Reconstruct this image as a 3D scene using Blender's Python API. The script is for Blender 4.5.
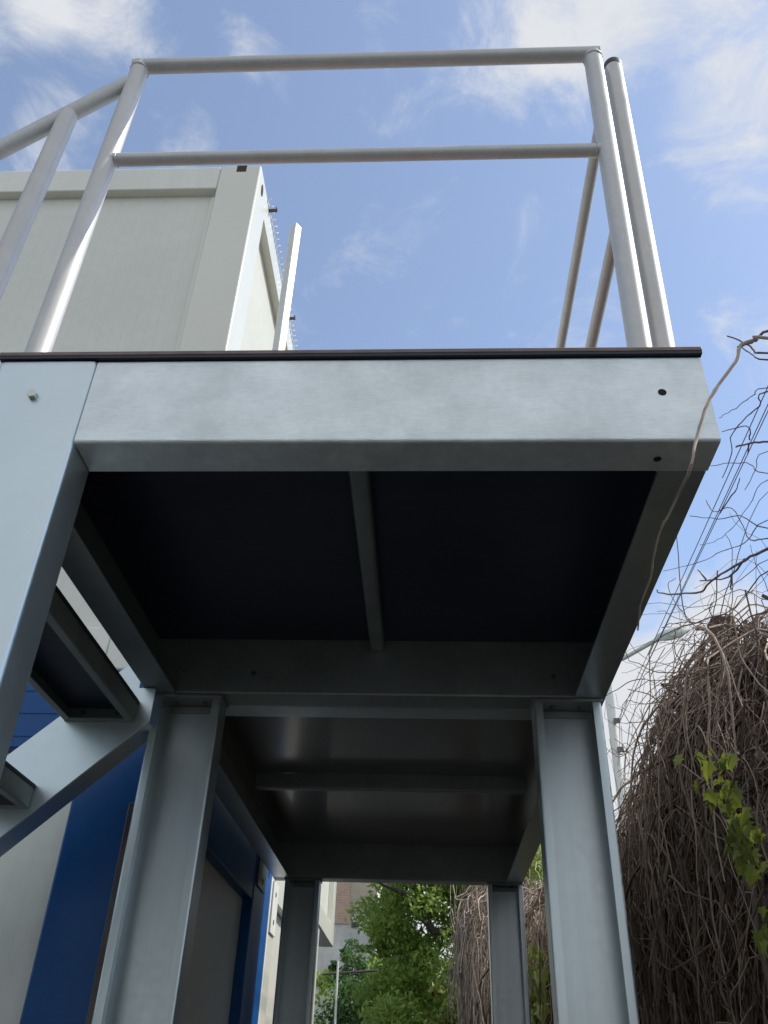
import bpy, math, random
import numpy as np
from mathutils import Vector, Matrix
random.seed(7); RNG = np.random.default_rng(7)
S = bpy.context.scene
for o in list(bpy.data.objects): bpy.data.objects.remove(o)

# ------------------------------------------------------------------ camera (eye at the origin, ground at z = -1.5)
cam_d = bpy.data.cameras.new('camera'); cam = bpy.data.objects.new('camera', cam_d); S.collection.objects.link(cam)
S.camera = cam
F_PX = 846.3
PI_, YA, RO = math.radians(34.7405), math.radians(-3.530), math.radians(2.0839)
fw = Vector((math.sin(YA)*math.cos(PI_), math.cos(YA)*math.cos(PI_), math.sin(PI_)))
r0 = Vector((math.cos(YA), -math.sin(YA), 0)); u0 = r0.cross(fw)
rr = math.cos(RO)*r0 + math.sin(RO)*u0; uu = -math.sin(RO)*r0 + math.cos(RO)*u0
cam.matrix_world = Matrix(((rr.x, uu.x, -fw.x, 0), (rr.y, uu.y, -fw.y, 0), (rr.z, uu.z, -fw.z, 0), (0, 0, 0, 1)))
cam_d.sensor_fit = 'VERTICAL'; cam_d.sensor_height = 24; cam_d.sensor_width = 18
cam_d.lens = F_PX/1024*24; cam_d.clip_start = 0.02; cam_d.clip_end = 2000
S.render.resolution_x = 768; S.render.resolution_y = 1024
S.view_settings.view_transform = 'Standard'; S.view_settings.look = 'None'
S.view_settings.exposure = 0.55; S.view_settings.gamma = 1

# ------------------------------------------------------------------ sun + sky
SUN_EL = math.radians(50); SUN_AZ = math.radians(84)          # azimuth measured from +Y towards +X
sd = Vector((math.sin(SUN_AZ)*math.cos(SUN_EL), math.cos(SUN_AZ)*math.cos(SUN_EL), math.sin(SUN_EL)))
sun_d = bpy.data.lights.new('sun', 'SUN'); sun_d.energy = 3.0; sun_d.angle = math.radians(0.6); sun_d.color = (1, .95, .86)
sun = bpy.data.objects.new('sun', sun_d); S.collection.objects.link(sun)
sun.rotation_euler = sd.to_track_quat('Z', 'Y').to_euler()

W = bpy.data.worlds.new('World'); S.world = W; W.use_nodes = True
nt = W.node_tree; nt.nodes.clear(); N = nt.nodes; L = nt.links
def node(t, **k):
    n = N.new(t)
    for a, b in k.items(): setattr(n, a, b)
    return n
out = node('ShaderNodeOutputWorld'); bg = node('ShaderNodeBackground'); bgc = node('ShaderNodeBackground'); mixs = node('ShaderNodeMixShader')
sky = node('ShaderNodeTexSky', sky_type='NISHITA', sun_disc=False, sun_elevation=SUN_EL, sun_rotation=SUN_AZ, altitude=100, air_density=1.0, dust_density=0.6, ozone_density=1.6)
bg.inputs[1].default_value = 0.15
SKY_GAIN = (1.0, 0.93, 1.0)
L.new(sky.outputs[0], bg.inputs[0])
bgc.inputs[0].default_value = (.93, .955, 1.0, 1); bgc.inputs[1].default_value = 0.56
tc = node('ShaderNodeTexCoord')
def wmath(op, a, b=None, clamp=False):
    n = node('ShaderNodeMath', operation=op, use_clamp=clamp)
    for i, v in enumerate((a, b)):
        if v is None: continue
        if isinstance(v, (int, float)): n.inputs[i].default_value = v
        else: L.new(v, n.inputs[i])
    return n.outputs[0]
mp = node('ShaderNodeMapping'); mp.inputs['Scale'].default_value = (1, 1, 1.3); mp.inputs['Location'].default_value = (.37, 1.3, .2)
L.new(tc.outputs['Generated'], mp.inputs[0])
def wnoise(scale, det, rough, dist=0.0):
    n = node('ShaderNodeTexNoise'); n.inputs['Scale'].default_value = scale; n.inputs['Detail'].default_value = det
    n.inputs['Roughness'].default_value = rough; n.inputs['Distortion'].default_value = dist
    L.new(mp.outputs[0], n.inputs['Vector']); return n.outputs[0]
n1 = wnoise(8.0, 12, .66, .55); n2 = wnoise(3.1, 6, .5, .4)
# cloud banks: (direction, angular radius in degrees, density)
def bdir(px, py):
    return (fw + (px-384)/F_PX*rr - (py-512)/F_PX*uu).normalized()
BANKS = [(bdir(560, 20), 7.5, .20), (bdir(500, 40), 5, .10), (bdir(670, 0), 6.5, .17), (bdir(750, 130), 6, .13), (bdir(745, 30), 5, .08), (bdir(720, 250), 9, .06), (bdir(90, -14), 5.5, .26), (bdir(10, -10), 4, .20), (bdir(60, 150), 4.5, .17),
         (bdir(185, 140), 3, .15), (bdir(245, 50), 2.5, .08), (bdir(640, 730), 6.5, .62), (bdir(740, 700), 7, .55), (bdir(610, 830), 10, .5), (bdir(300, 1020), 14, .5), (bdir(745, 585), 4, .14),
         ((0, -1, .8), 60, .36), ((-1, -.3, .5), 34, .16), ((1, -.4, .5), 30, .14), ((0, 1, .1), 40, .10)]  # first entry: unseen bank behind the camera, added to brighten steel and posts
acc = None
for d, rad, wgt in BANKS:
    v = Vector(d).normalized()
    dt = node('ShaderNodeVectorMath', operation='DOT_PRODUCT'); L.new(tc.outputs['Generated'], dt.inputs[0]); dt.inputs[1].default_value = v
    mr = node('ShaderNodeMapRange', interpolation_type='SMOOTHSTEP'); L.new(dt.outputs['Value'], mr.inputs[0])
    mr.inputs[1].default_value = math.cos(math.radians(rad)); mr.inputs[2].default_value = 1.0; mr.inputs[3].default_value = 0; mr.inputs[4].default_value = wgt
    acc = mr.outputs[0] if acc is None else wmath('ADD', acc, mr.outputs[0])
base_n = wmath('ADD', wmath('MULTIPLY', n1, .86), wmath('MULTIPLY', n2, .14))
dens = wmath('ADD', base_n, acc)
mr = node('ShaderNodeMapRange', interpolation_type='SMOOTHSTEP'); L.new(dens, mr.inputs[0])
mr.inputs[1].default_value = .525; mr.inputs[2].default_value = .86; mr.inputs[3].default_value = 0.12; mr.inputs[4].default_value = 1
L.new(mr.outputs[0], mixs.inputs[0]); L.new(bg.outputs[0], mixs.inputs[1]); L.new(bgc.outputs[0], mixs.inputs[2]); L.new(mixs.outputs[0], out.inputs[0])

# ------------------------------------------------------------------ materials
def mat(name, col, rough=.6, metal=0.0, noise=None, bump=None, spec=None, streak=None, tint=None, transl=0.0, two=None, coat=0):
    """noise=(scale, amount): brightness mottling; bump=(scale, strength, stretch); streak=(scale xyz, amount); tint: per-face attribute amount"""
    m = bpy.data.materials.new(name); m.use_nodes = True; t = m.node_tree; t.nodes.clear(); n = t.nodes; l = t.links
    o = n.new('ShaderNodeOutputMaterial'); b = n.new('ShaderNodeBsdfPrincipled'); l.new(b.outputs[0], o.inputs[0])
    b.inputs['Base Color'].default_value = (*col, 1); b.inputs['Roughness'].default_value = rough; b.inputs['Metallic'].default_value = metal
    if spec is not None: b.inputs['Specular IOR Level'].default_value = spec
    if coat: b.inputs['Coat Weight'].default_value = coat; b.inputs['Coat Roughness'].default_value = .15
    c = n.new('ShaderNodeTexCoord'); cur = None
    def mulcol(prev, fac_sock, lo, hi):
        mr = n.new('ShaderNodeMapRange'); l.new(fac_sock, mr.inputs[0]); mr.inputs[1].default_value = .3; mr.inputs[2].default_value = .7
        mr.inputs[3].default_value = lo; mr.inputs[4].default_value = hi
        mx = n.new('ShaderNodeVectorMath'); mx.operation = 'SCALE'
        if prev is None: mx.inputs[0].default_value = col
        else: l.new(prev, mx.inputs[0])
        l.new(mr.outputs[0], mx.inputs['Scale']); return mx.outputs[0]
    if tint:
        a = n.new('ShaderNodeAttribute'); a.attribute_name = 'tint'
        if two:
            mx = n.new('ShaderNodeMix'); mx.data_type = 'RGBA'; l.new(a.outputs['Fac'], mx.inputs[0])
            mx.inputs[6].default_value = (*col, 1); mx.inputs[7].default_value = (*two, 1); cur = mx.outputs[2]
        else: cur = mulcol(cur, a.outputs['Fac'], 1-tint, 1+tint)
    if noise:
        for sc, am in (noise if isinstance(noise[0], tuple) else (noise,)):
            x = n.new('ShaderNodeTexNoise'); x.inputs['Scale'].default_value = sc; x.inputs['Detail'].default_value = 6; x.inputs['Roughness'].default_value = .6
            l.new(c.outputs['Object'], x.inputs['Vector']); cur = mulcol(cur, x.outputs[0], 1-am, 1+am)
            if metal > .1 or rough < .5:
                mr = n.new('ShaderNodeMapRange'); l.new(x.outputs[0], mr.inputs[0]); mr.inputs[1].default_value = .3; mr.inputs[2].default_value = .7
                mr.inputs[3].default_value = max(.05, rough-.03); mr.inputs[4].default_value = rough+.04; l.new(mr.outputs[0], b.inputs['Roughness'])
    if streak:
        sc, am = streak
        q = n.new('ShaderNodeMapping'); q.inputs['Scale'].default_value = sc; l.new(c.outputs['Object'], q.inputs[0])
        x = n.new('ShaderNodeTexNoise'); x.inputs['Scale'].default_value = 1; x.inputs['Detail'].default_value = 5; x.inputs['Roughness'].default_value = .65
        l.new(q.outputs[0], x.inputs['Vector']); cur = mulcol(cur, x.outputs[0], 1-am, 1+am)
    if cur is not None: l.new(cur, b.inputs['Base Color'])
    if bump:
        sc, st, stretch = bump
        q = n.new('ShaderNodeMapping'); q.inputs['Scale'].default_value = stretch; l.new(c.outputs['Object'], q.inputs[0])
        x = n.new('ShaderNodeTexNoise'); x.inputs['Scale'].default_value = sc; x.inputs['Detail'].default_value = 4
        l.new(q.outputs[0], x.inputs['Vector']); bp = n.new('ShaderNodeBump'); bp.inputs['Strength'].default_value = st; bp.inputs['Distance'].default_value = .004
        l.new(x.outputs[0], bp.inputs['Height']); l.new(bp.outputs[0], b.inputs['Normal'])
    if transl:
        tr = n.new('ShaderNodeBsdfTranslucent'); ms = n.new('ShaderNodeMixShader'); ms.inputs[0].default_value = transl
        if cur is not None: l.new(cur, tr.inputs[0])
        else: tr.inputs[0].default_value = (*col, 1)
        l.new(b.outputs[0], ms.inputs[1]); l.new(tr.outputs[0], ms.inputs[2]); l.new(ms.outputs[0], o.inputs[0])
    return m
M = {}
M['galv'] = mat('galvanised steel', (.50, .56, .58), .36, .82, noise=((2.2, .05), (38, .025)), streak=((26, 26, 1.3), .07), bump=(3, .05, (1, 1, 1)))
M['galv_brushed'] = mat('brushed galvanised steel', (.69, .74, .745), .46, .68, noise=((2.3, .08), (4.5, .12), (13, .08), (60, .05)), streak=((30, 30, 300), .06), bump=(1, .22, (50, 50, 420)))
M['galv_plate'] = mat('smooth galvanised plate', (.57, .66, .69), .33, .82, noise=((3, .05), (30, .03)), bump=(2.5, .06, (1, 1, 1)))
M['galv_shaded'] = mat('shade-darkened galvanised steel', (.27, .30, .29), .46, .70, noise=((7, .14), (60, .06)))  # same steel with the shade under the decks put into its colour
M['tube'] = mat('grey coated steel tube', (.55, .545, .53), .47, .30, noise=((12, .05), (80, .04)))
M['tube_stair'] = mat('bare steel tube', (.53, .535, .53), .47, .35, noise=((12, .07), (80, .05)))
M['black'] = mat('black plastic', (.012, .013, .015), .45)
M['slot'] = mat('rusty dark slot', (.07, .045, .03), .9)
M['hole'] = mat('dark hollow', (.01, .01, .01), .9)
M['film'] = mat('dark film faced plywood', (.016, .021, .040), .45, noise=((3, .2), (40, .08)), streak=((2, 14, 2), .15), spec=.4)
M['film_gloss'] = mat('glossy film faced plywood', (.052, .045, .038), .33, noise=((2, .2), (30, .08)), spec=.9, coat=.5)
M['ply_edge'] = mat('brown plywood edge', (.19, .135, .12), .6, noise=(25, .25), streak=((6, 6, 300), .25))
M['zinc'] = mat('zinc bolt', (.55, .56, .50), .35, .9)
M['bolt_dark'] = mat('dull bolt', (.16, .17, .16), .45, .8)
def container_mat(name, col, period=.11, rough=.42, depth=.5, axis='X', amt=.05):
    m = mat(name, col, rough, 0, noise=((1.3, .05), (22, .03)))
    t = m.node_tree; n = t.nodes; l = t.links; b = next(x for x in n if x.type == 'BSDF_PRINCIPLED')
    c = n.new('ShaderNodeTexCoord'); w = n.new('ShaderNodeTexWave'); w.wave_type = 'BANDS'; w.bands_direction = axis; w.wave_profile = 'SAW'
    w.inputs['Scale'].default_value = 1/period*.3142; w.inputs['Distortion'].default_value = .0
    l.new(c.outputs['Object'], w.inputs['Vector'])
    bp = n.new('ShaderNodeBump'); bp.inputs['Strength'].default_value = depth; bp.inputs['Distance'].default_value = .004
    l.new(w.outputs[1], bp.inputs['Height']); l.new(bp.outputs[0], b.inputs['Normal'])
    return m
M['cream'] = mat('cream white container paint', (.80, .80, .71), .42, noise=((1.5, .05), (30, .03)), streak=((14, 14, .9), .035))
M['cream_side'] = mat('glossy cream container paint', (.74, .74, .65), .28, noise=(.8, .04), coat=.3)
M['panel'] = container_mat('pale grey ribbed wall panel', (.74, .745, .67), axis='X', depth=1.0, period=.05)
M['panel_side'] = container_mat('cream ribbed wall panel', (.60, .60, .52), axis='Y')
M['panel_grey'] = container_mat('grey ribbed wall panel', (.60, .58, .50), axis='Y', period=.05)
M['blue'] = mat('blue container paint', (.004, .080, .27), .36, noise=((2, .12), (25, .05)), spec=.35)
M['lead'] = mat('dull grey seam metal', (.085, .075, .078), .35, .5, noise=(15, .25))
M['white'] = mat('white painted steel', (.76, .76, .70), .4, noise=(15, .05))
M['wood'] = mat('raw timber underside', (.20, .15, .11), .8, noise=(12, .3), streak=((2, 60, 60), .25))

# ------------------------------------------------------------------ mesh helpers
def tag(o, label=None, cat=None, group=None, kind=None):
    if label: o['label'] = label
    if cat: o['category'] = cat
    if group: o['group'] = group
    if kind: o['kind'] = kind
    return o
def thing(name, label, cat, loc, group=None):
    o = bpy.data.objects.new(name, None); S.collection.objects.link(o); o.location = loc; o.empty_display_size = .2
    return tag(o, label, cat, group)
class MB:
    def __init__(s): s.v = []; s.f = []; s.m = []
    def add(s, vs, fs, mi=0):
        k = len(s.v); s.v += [tuple(map(float, p)) for p in vs]; s.f += [tuple(i+k for i in f) for f in fs]; s.m += [mi]*len(fs); return s
    def box(s, x0, x1, y0, y1, z0, z1, mi=0):
        vs = [(x, y, z) for z in (z0, z1) for y in (y0, y1) for x in (x0, x1)]
        return s.add(vs, [(0, 2, 3, 1), (4, 5, 7, 6), (0, 1, 5, 4), (2, 6, 7, 3), (0, 4, 6, 2), (1, 3, 7, 5)], mi)
    def prism(s, outline, org, u, v, w, length, mi=0):
        """closed 2D outline in axes u,v extruded along w"""
        org, u, v, w = map(Vector, (org, u, v, w)); n = len(outline)
        a = [org + u*p[0] + v*p[1] for p in outline]; b = [p + w*length for p in a]
        return s.add(a+b, [(i, (i+1) % n, (i+1) % n+n, i+n) for i in range(n)] + [tuple(range(n))[::-1], tuple(range(n, 2*n))], mi)
    def strip(s, path, t, org, u, v, w, length, r=.006, mi=0):
        """sheet-metal section: open 2D path with rounded bends, thickness t (towards the left of the path)"""
        P = [Vector(p) for p in path]; pts = [P[0]]; nor = []
        for i in range(1, len(P)-1):
            a = (P[i-1]-P[i]).normalized(); b = (P[i+1]-P[i]).normalized(); k = 5
            for j in range(k+1):
                q = j/k; pts.append(P[i] + a*r*(1-q)**2 + b*r*q**2)
        pts.append(P[-1]); L_, R_ = [], []
        for i, p in enumerate(pts):
            d = (pts[min(i+1, len(pts)-1)] - pts[max(i-1, 0)]).normalized(); nrm = Vector((-d.y, d.x))
            L_.append(p + nrm*t); R_.append(p)
        n = len(pts); org, u, v, w = map(Vector, (org, u, v, w))
        to3 = lambda p, e: org + u*p.x + v*p.y + w*e
        vs = [to3(p, 0) for p in R_] + [to3(p, 0) for p in L_] + [to3(p, length) for p in R_] + [to3(p, length) for p in L_]
        fs = []
        for i in range(n-1):
            fs += [(i, i+1, i+1+2*n, i+2*n), (n+i+1, n+i, 3*n+i, 3*n+i+1), (i, n+i, n+i+1, i+1), (2*n+i, 2*n+i+1, 3*n+i+1, 3*n+i)]
        fs += [(0, 2*n, 3*n, n), (n-1, 2*n-1, 4*n-1, 3*n-1)]
        return s.add(vs, fs, mi)
    def tube(s, pts, r, sides=20, cap=True, mi=0, hollow=False):
        pts = [Vector(p) for p in pts]; rs = r if isinstance(r, (list, tuple)) else [r]*len(pts)
        k = len(s.v); prev = None; rings = []
        for i, p in enumerate(pts):
            d = (pts[min(i+1, len(pts)-1)] - pts[max(i-1, 0)]).normalized()
            if prev is None:
                a = Vector((0, 0, 1)) if abs(d.z) < .9 else Vector((0, 1, 0)); e = d.cross(a).normalized()
            else: e = (prev - d*prev.dot(d)).normalized()
            prev = e; g = d.cross(e)
            rings.append([p + (e*math.cos(2*math.pi*j/sides) + g*math.sin(2*math.pi*j/sides))*rs[i] for j in range(sides)])
        vs = [q for R in rings for q in R]; fs = []
        for i in range(len(rings)-1):
            for j in range(sides): fs.append((i*sides+j, i*sides+(j+1) % sides, (i+1)*sides+(j+1) % sides, (i+1)*sides+j))
        if cap:
            fs.append(tuple(range(sides))[::-1]); fs.append(tuple((len(rings)-1)*sides+j for j in range(sides)))
        return s.add(vs, fs, mi)
    def build(s, name, mats, parent=None, smooth=True, bevel=0, label=None):
        me = bpy.data.meshes.new(name); me.from_pydata(s.v, [], s.f); me.validate()
        mats = mats if isinstance(mats, list) else [mats]
        for m_ in mats: me.materials.append(M[m_] if isinstance(m_, str) else m_)
        if len(mats) > 1 and len(me.polygons) == len(s.m): me.polygons.foreach_set('material_index', s.m)
        import bmesh
        b = bmesh.new(); b.from_mesh(me); bmesh.ops.recalc_face_normals(b, faces=b.faces[:]); b.to_mesh(me); b.free()
        o = bpy.data.objects.new(name, me); S.collection.objects.link(o)
        if parent is not None:
            o.parent = parent
            loc = Vector(parent.location)
            if parent.parent is not None: loc += Vector(parent.parent.location)
            o.location = -Vector(world_loc(parent)) if world_loc(parent).length else (0, 0, 0)
        if smooth:
            me.polygons.foreach_set('use_smooth', [True]*len(me.polygons))
            try: me.set_sharp_from_angle(angle=math.radians(32))
            except Exception: pass
        if bevel:
            md = o.modifiers.new('bevel', 'BEVEL'); md.width = bevel; md.segments = 2; md.limit_method = 'ANGLE'; md.angle_limit = math.radians(40); md.harden_normals = False
        if label: o['label'] = label
        return o
def world_loc(o):
    p = Vector(o.location)
    while o.parent is not None: o = o.parent; p += Vector(o.location)
    return p
def fast_mesh(name, V, Fq, matn, parent=None, tint=None, smooth=False):
    """V (n,3), Fq (m,k) numpy"""
    me = bpy.data.meshes.new(name); n, (m, k) = len(V), Fq.shape
    me.vertices.add(n); me.vertices.foreach_set('co', V.astype(np.float32).ravel())
    me.loops.add(m*k); me.loops.foreach_set('vertex_index', Fq.astype(np.int32).ravel())
    me.polygons.add(m); me.polygons.foreach_set('loop_start', np.arange(0, m*k, k, dtype=np.int32))
    if tint is not None:
        a = me.attributes.new('tint', 'FLOAT', 'FACE'); a.data.foreach_set('value', tint.astype(np.float32))
    me.update(calc_edges=True); me.validate()
    if smooth: me.polygons.foreach_set('use_smooth', [True]*len(me.polygons))
    me.materials.append(M[matn]); o = bpy.data.objects.new(name, me); S.collection.objects.link(o)
    if parent is not None: o.parent = parent; o.location = -world_loc(parent)
    return o
def strands(P, R, sides=3):
    """P (n,k,3) polylines, R (n,k) radii -> V,F,face strand index"""
    n, k, _ = P.shape
    D = np.empty_like(P); D[:, 1:-1] = P[:, 2:]-P[:, :-2]; D[:, 0] = P[:, 1]-P[:, 0]; D[:, -1] = P[:, -1]-P[:, -2]
    D /= np.linalg.norm(D, axis=2, keepdims=True)+1e-9
    ref = np.array([.31, .52, .79]); ref = ref/np.linalg.norm(ref)
    E = np.cross(D, ref); E /= np.linalg.norm(E, axis=2, keepdims=True)+1e-9; G = np.cross(D, E)
    ang = np.arange(sides)*2*np.pi/sides
    V = P[:, :, None, :] + (E[:, :, None, :]*np.cos(ang)[None, None, :, None] + G[:, :, None, :]*np.sin(ang)[None, None, :, None])*R[:, :, None, None]
    idx = np.arange(n*k*sides).reshape(n, k, sides); a = idx[:, :-1]; b = idx[:, 1:]
    F_ = np.stack([a, np.roll(a, -1, 2), np.roll(b, -1, 2), b], -1)
    own = np.broadcast_to(np.arange(n)[:, None, None], F_.shape[:3])
    return V.reshape(-1, 3), F_.reshape(-1, 4), own.reshape(-1)

GZ = -1.5
X_, Y_, Z_ = (1, 0, 0), (0, 1, 0), (0, 0, 1)
# ------------------------------------------------------------------ setting: ground
m = mat('dark gravel yard', (.065, .065, .062), .9, noise=((.7, .2), (6, .15), (60, .3)), bump=(40, .6, (1, 1, 1)))
M['gravel'] = m
tag(MB().box(-400, 400, -400, 600, GZ-.4, GZ).build('ground', 'gravel', smooth=False), kind='structure')

# ------------------------------------------------------------------ steel landing
Z1, Z2 = .9375, 1.1375; H = Z2-Z1
T = .006
def C(mb, depth, flange, org, u, v, w, length, lip=0, t=T, r=.008):
    """channel: web on the v axis at u=0, flanges towards +u"""
    path = [(flange, 0), (0, 0), (0, depth), (flange, depth)]
    if lip: path = [(flange, lip)] + path + [(flange, depth-lip)]
    mb.strip(path[::-1], t, org, u, v, w, length, r)
    return mb
land = thing('landing_platform', 'cantilevered galvanised steel stair landing nearest the viewer, its dark board underside facing down', 'platform', (-.15, 1.7, GZ))
b = MB(); C(b, H, .085, (-.624, 1.134, Z1), Y_, Z_, X_, 1.124)
o = b.build('front_beam', 'galv_brushed', land); 
b = MB(); b.box(.494, .4995, 1.142, 1.2185, Z1+.006, Z2-.006); b.build('end_plate', 'galv_brushed', land)
b = MB(); C(b, H, .085, (.4985, 1.2205, Z1), (-1, 0, 0), Z_, Y_, 1.038, r=.003); b.build('side_beam', 'galv', land)
b = MB(); C(b, H, .085, (-.803, 1.2205, Z1), X_, Z_, Y_, 1.038); b.build('side_beam', 'galv_shaded', land)
b = MB(); C(b, H, .084, (-.803, 2.26, Z1), Y_, Z_, X_, 1.3015); b.build('rear_beam', 'galv_shaded', land)
b = MB(); b.box(-.7955, .4905, 1.1415, 2.2585, 1.108, 1.1305); b.build('underside_board', 'film', land)
b = MB(); b.strip([(0, .030), (0, 0), (.034, 0), (.034, .030)][::-1], .004, (-.161, 1.145, 1.077), X_, Z_, Y_, 1.108); b.build('joist', 'galv_shaded', land)
b = MB(); b.box(-.8165, .5035, 1.1285, 2.346, 1.1395, 1.1455, 0); b.build('seal_strip', 'film', land, label='thin dark board layer under the brown deck edge')
b = MB(); b.box(-.818, .5045, 1.127, 2.346, 1.1460, 1.1555, 0); b.build('deck_board', 'ply_edge', land, bevel=.0015)
# front left column: U open to the back
b = MB(); C(b, .192, .086, (-.817, 1.134, GZ), Y_, X_, Z_, Z2-GZ-.0015, t=.007, r=.012); colf = b.build('column', 'galv_plate', land)
b = MB(); b.box(-.83, -.60, 1.10, 1.25, GZ, GZ+.012); b.build('base_plate', 'galv', land)
b = MB()
for k in range(6):
    pass
hexo = [(math.cos(math.pi/3*i+.2)*.0095, math.sin(math.pi/3*i+.2)*.0095) for i in range(6)]
b.prism(hexo, (-.727, 1.134, 1.048), X_, Z_, (0, -1, 0), .009); b.build('bolt_head', 'zinc', land, smooth=False, bevel=.001)
disc = lambda r, n=20: [(math.cos(2*math.pi*i/n)*r, math.sin(2*math.pi*i/n)*r) for i in range(n)]
b = MB(); b.prism(disc(.0075), (.418, 1.1338, 1.048), X_, Z_, (0, -1, 0), .0006); b.build('bolt_hole', 'hole', land, smooth=False)
b = MB(); b.prism(disc(.007), (.404, 1.185, Z1-.0002), X_, Y_, (0, 0, -1), .0006); b.build('bolt_hole', 'hole', land, smooth=False)
for bx in (-.50, .36):
    b = MB(); b.prism([(p[0]*.8, p[1]*.8) for p in hexo], (bx, 2.26, 1.0), X_, Z_, (0, -1, 0), .006); b.build('bolt_head', 'bolt_dark', land, smooth=False)

def bead(pts, r, parent, m_='galv_shaded', name='weld_bead'):
    P_ = smooth_line(pts); b = MB(); b.tube(P_, [r*random.uniform(.75, 1.25) for _ in P_], 8); return b.build(name, m_, parent)
def smooth_line(pts, step=.006):
    o_ = []
    for a, c in zip(pts[:-1], pts[1:]):
        a, c = Vector(a), Vector(c); k = max(2, int((c-a).length/step)); o_ += [a.lerp(c, i/k) for i in range(k)]
    return o_+[Vector(pts[-1])]
bead([(.409, 1.2195, Z1+.0005), (.494, 1.2195, Z1+.0005)], .0022, land)
bead([(-.6245, 1.150, Z1+.0008), (-.6245, 1.215, Z1+.0008)], .0022, land)
for x0_, x1_ in ((-.715, -.70), (.40, .41)): bead([(x0_, 2.259, Z1+.012), (x0_, 2.259, Z2-.03)], .002, land)
bead([(-.161, 2.2575, 1.079), (-.127, 2.2575, 1.079)], .002, land)
# ------------------------------------------------------------------ walkway behind it
walk = thing('steel_walkway', 'long galvanised walkway bay on four box channel columns, behind the front landing', 'walkway', (-.15, 3.5, GZ))
b = MB(); C(b, H, .085, (-.803, 2.3465, Z1), Y_, Z_, X_, 1.3015); b.build('front_beam', 'galv', walk)
YB = 4.70
for sx, u in ((.4985, (-1, 0, 0)), (-.803, X_)):
    b = MB(); C(b, H, .085, (sx, 2.433, Z1), u, Z_, Y_, YB-2.433-.0015, r=.004); b.build('side_beam', 'galv', walk)
b = MB(); C(b, H, .085, (-.803, YB, Z1), Y_, Z_, X_, 1.3015); b.build('rear_beam', 'galv_shaded', walk)
b = MB(); b.strip([(0, .060), (0, 0), (.026, 0)][::-1], .004, (-.714, 3.53, 1.054), Y_, Z_, X_, 1.123, r=.004); b.build('joist', 'galv_shaded', walk)
b = MB(); b.box(-.7955, .4905, 2.354, YB-.002, 1.115, 1.1305); b.build('underside_board', 'film_gloss', walk)
b = MB(); b.box(-.8165, .5035, 2.3475, YB+.09, 1.139, 1.1455); b.build('deck_underlay', 'film_gloss', walk)
b = MB(); b.box(-.818, .5045, 2.3475, YB+.092, 1.1462, 1.1555); b.build('deck_board', 'ply_edge', walk)
def column(x0, x1, y, ztop, parent, mt='galv'):
    b = MB(); w = x1-x0
    path = [(.0, .024), (0, 0), (.084, 0), (.084, w), (0, w), (0, w-.024)]
    b.strip(path, .005, (x0, y, GZ+.012), Y_, X_, Z_, ztop-GZ-.022, r=.007)
    c = b.build('column', mt, parent)
    b = MB(); b.box(x0-.004, x1+.004, y-.003, y+.088, ztop-.0095, ztop-.001); b.build('cap_plate', 'galv_shaded', c, bevel=.001)
    b = MB(); b.box(x0+.03, x1-.03, y+.070, y+.078, ztop-.03, ztop-.011); b.build('gusset', 'galv_shaded', c)
    b = MB(); b.box(x0-.03, x1+.03, y-.03, y+.12, GZ, GZ+.0115); b.build('base_plate', 'galv', c)
    for bx in (x0+.055, x1-.055):
        b = MB(); b.prism([(p[0]*.7, p[1]*.7) for p in hexo], (bx, y+.04, ztop-.0095), X_, Y_, (0, 0, -1), .006); b.build('bolt', 'bolt_dark', c, smooth=False)
    return c
column(-.778, -.585, 2.262, Z1, walk); column(.300, .486, 2.262, Z1, walk)
column(-.738, -.555, YB+.003, Z1, walk); column(.315, .497, YB+.003, Z1, walk)

# ------------------------------------------------------------------ staircase going down to the left
stair = thing('steel_staircase', 'galvanised steel staircase descending left from the landing, with open channel treads', 'staircase', (-2.0, 1.7, GZ))
SL = .96
def zb(x): return .833 + SL*(x+.77)
for yw, sg in ((2.22, 1), (1.215, -1)):
    x_b = -.7635; x_low = -.77+(GZ-.833)/SL
    top = lambda x: zb(x)+.256
    xr = x_b if sg > 0 else -.808
    zc = .934
    if sg > 0: ol = [(x_b, zb(x_b)), (x_b, .930), (-.770, .9355), (-.812, .9355), (-.812, top(-.812)), (x_low-.0, top(x_low)), (x_low-.13, top(x_low)-.125), (x_low-.13, GZ), (x_low, GZ)]
    else: ol = [(xr, zb(xr)), (xr, top(xr)), (x_low, top(x_low)), (x_low-.13, top(x_low)-.125), (x_low-.13, GZ), (x_low, GZ)]
    b = MB(); b.prism(ol, (0, yw, 0), X_, Z_, (0, sg, 0), .006)
    # lower and upper flanges, running away from the treads
    d = Vector((1, 0, SL)).normalized(); nrm = Vector((-SL, 0, 1)).normalized()
    ln = (xr-x_low)*math.sqrt(1+SL*SL)
    st = Vector((x_low, yw+sg*.0062, GZ))
    b.prism([(0, 0), (.085, 0), (.085, .006), (0, .006)], st, (0, sg, 0), nrm, d, ln-.004)
    lt = (-.815-x_low)*math.sqrt(1+SL*SL)
    b.prism([(0, 0), (.085, 0), (.085, -.006), (0, -.006)], (x_low, yw+sg*.0062, GZ+.256), (0, sg, 0), nrm, d, lt-.004)
    b.build('stringer', 'galv_plate', stair, bevel=.001)
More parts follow.
